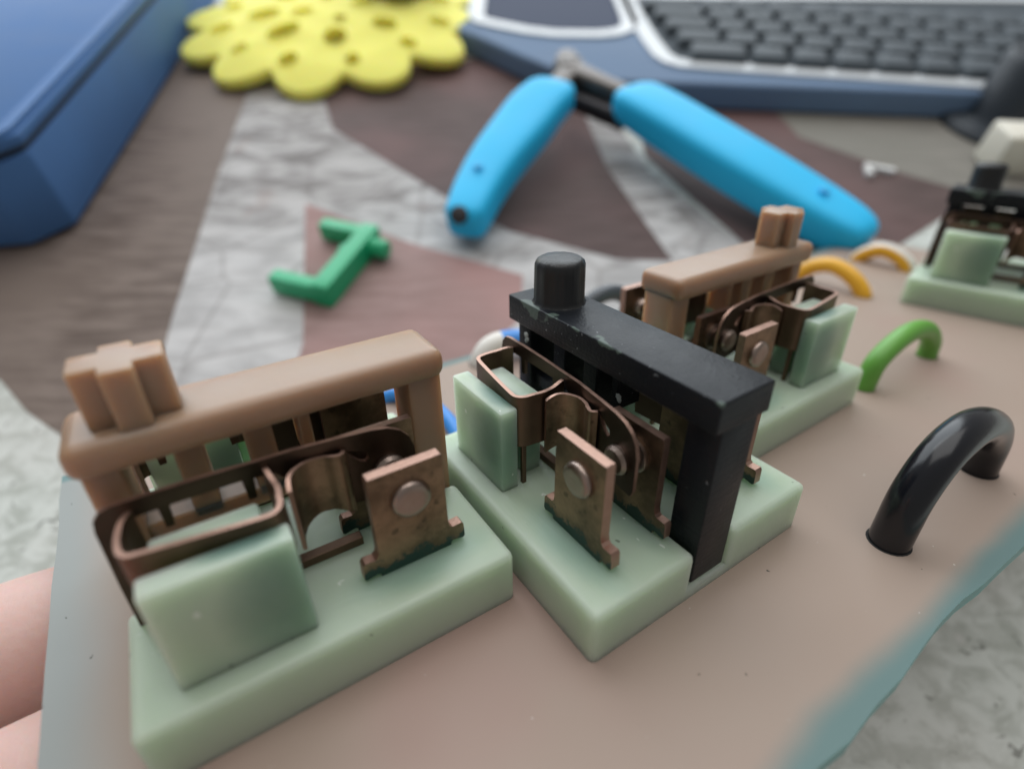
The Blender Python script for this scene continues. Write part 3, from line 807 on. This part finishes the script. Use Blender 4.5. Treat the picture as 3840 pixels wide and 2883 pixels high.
for nm, pts in (('panel_outline', rp), ('panel_outline', lp)):
    bm = bmesh.new(); ribbon(bm, plan(pts), 8.6, 10.0, 6.6, closed=True, mi_edge=0); finish(nm, bm, 'white_line', kt, smooth=40)
bm = bmesh.new(); plate(bm, plan(rp), [], 8.8, 9.25, lambda u, v, w_: (u, v, w_), 0, 0); finish('key_well', bm, 'key_floor', kt, smooth=0)
bm = bmesh.new(); plate(bm, plan(lp), [], 8.8, 9.25, lambda u, v, w_: (u, v, w_), 0, 0); finish('side_dish', bm, 'navy_dish', kt, smooth=0)
key_me = {}
def key(x, y, wd):
    if wd not in key_me:
        bm = bmesh.new(); t = bmesh.new(); bmesh.ops.create_cube(t, size=1)
        for v in t.verts:
            k = 0.80 if v.co.z > 0 else 1.0
            v.co = Vector((v.co.x * (wd - 1.4 - (2.4 if v.co.z > 0 else 0)), v.co.y * 12.4 * k, 1.8 + v.co.z * 3.6))
        bmesh.ops.bevel(t, geom=t.edges[:], offset=0.7, segments=2, profile=0.5, affect='EDGES', clamp_overlap=True)
        join(bm, t)
        o = finish('key', bm, 'key', kt); key_me[wd] = o.data
    else:
        o = bpy.data.objects.new('key', key_me[wd]); C.objects.link(o); o.parent = kt
    o.location = ((x - 80) * S, (y - 195) * S, 9.3 * S); o.rotation_euler = (0, 0, math.radians(-10))
ux, uy = math.cos(math.radians(-10)), math.sin(math.radians(-10))
for rI in range(5):
    ws = [22 if rI == 0 else 16 + 2 * rI] + [14] * 13
    d = 1.5
    for wd in ws:
        cx = 61.0 + (d + wd / 2) * ux - (rI * 14 + 9.5) * uy - rI * 4.6
        cy = 213.5 + (d + wd / 2) * uy + (rI * 14 + 8.0) * ux
        if cx < 262 and cy < 285 - 0.13 * max(0, cx - 150): key(cx, cy, wd)
        d += wd

# ------------------------------------------------------------------ spare green slider lying on its side
gm = Matrix.Translation((-37.5 * S, 106.5 * S, 2.95 * S)) @ Matrix.Rotation(math.radians(72), 4, 'Z') @ Matrix.Rotation(math.radians(90), 4, 'X') @ Matrix.Scale(1.02, 4)
gt = thing('spare_slider', 'bright green printed slider lying on its side on the cloth', 'plastic part', mtx=gm)
bm = bmesh.new()
cells(bm, [-12.6, -9.0, 9.0, 12.6], [-3, -2.2, 2.2, 3], [-15.5, -4.4, 0], lambda i, j, k: (k == 1) or (j == 1 and i != 1), r=0.4, seg=2)
box(bm, 2.0, 5.0, -1.6, 1.6, -6.2, -2, 0.3, 2)
fr = finish('frame', bm, 'green', gt)
bm = bmesh.new(); lathe(bm, [(2.3, -0.2), (2.3, 3.6), (2.0, 4.2), (0, 4.3)], 28, Matrix.Translation((7.6, 0, 0))); finish('peg', bm, 'green', gt)

# ------------------------------------------------------------------ things on the cloth, right
bm = bmesh.new(); box(bm, 0, 30, 0, 12, 0, 11.6, 1.1, 3)
o = finish('cream_block', bm, 'pale_tan'); o.matrix_world = Matrix.Translation((143.5 * S, 153.5 * S, 0)) @ Matrix.Rotation(math.radians(-6), 4, 'Z')
tag(o, 'cream white rounded plastic block behind the far right switch', 'plastic block')
bm = bmesh.new(); lathe(bm, [(23, 0), (23.5, 1.2), (22.5, 2.6), (15.5, 3.6), (14.5, 6), (13.5, 20), (12.5, 22), (0, 22)], 48)
o = finish('black_stopper', bm, 'rubber_black'); o.location = (170 * S, 186 * S, 0)
tag(o, 'black flanged rubber stopper behind the cream block', 'stopper')
bm = bmesh.new()
ribbon(bm, [(-4.6, -3.2), (-3.6, 2.2), (3.4, -1.2)], 0.16, 1.5, 1.9, mi_edge=0)
o = finish('plastic_scrap', bm, 'white_pad'); o.location = (111.8 * S, 155.5 * S, 0.0)
tag(o, 'small bent white plastic scrap on the dark printed plank', 'scrap')
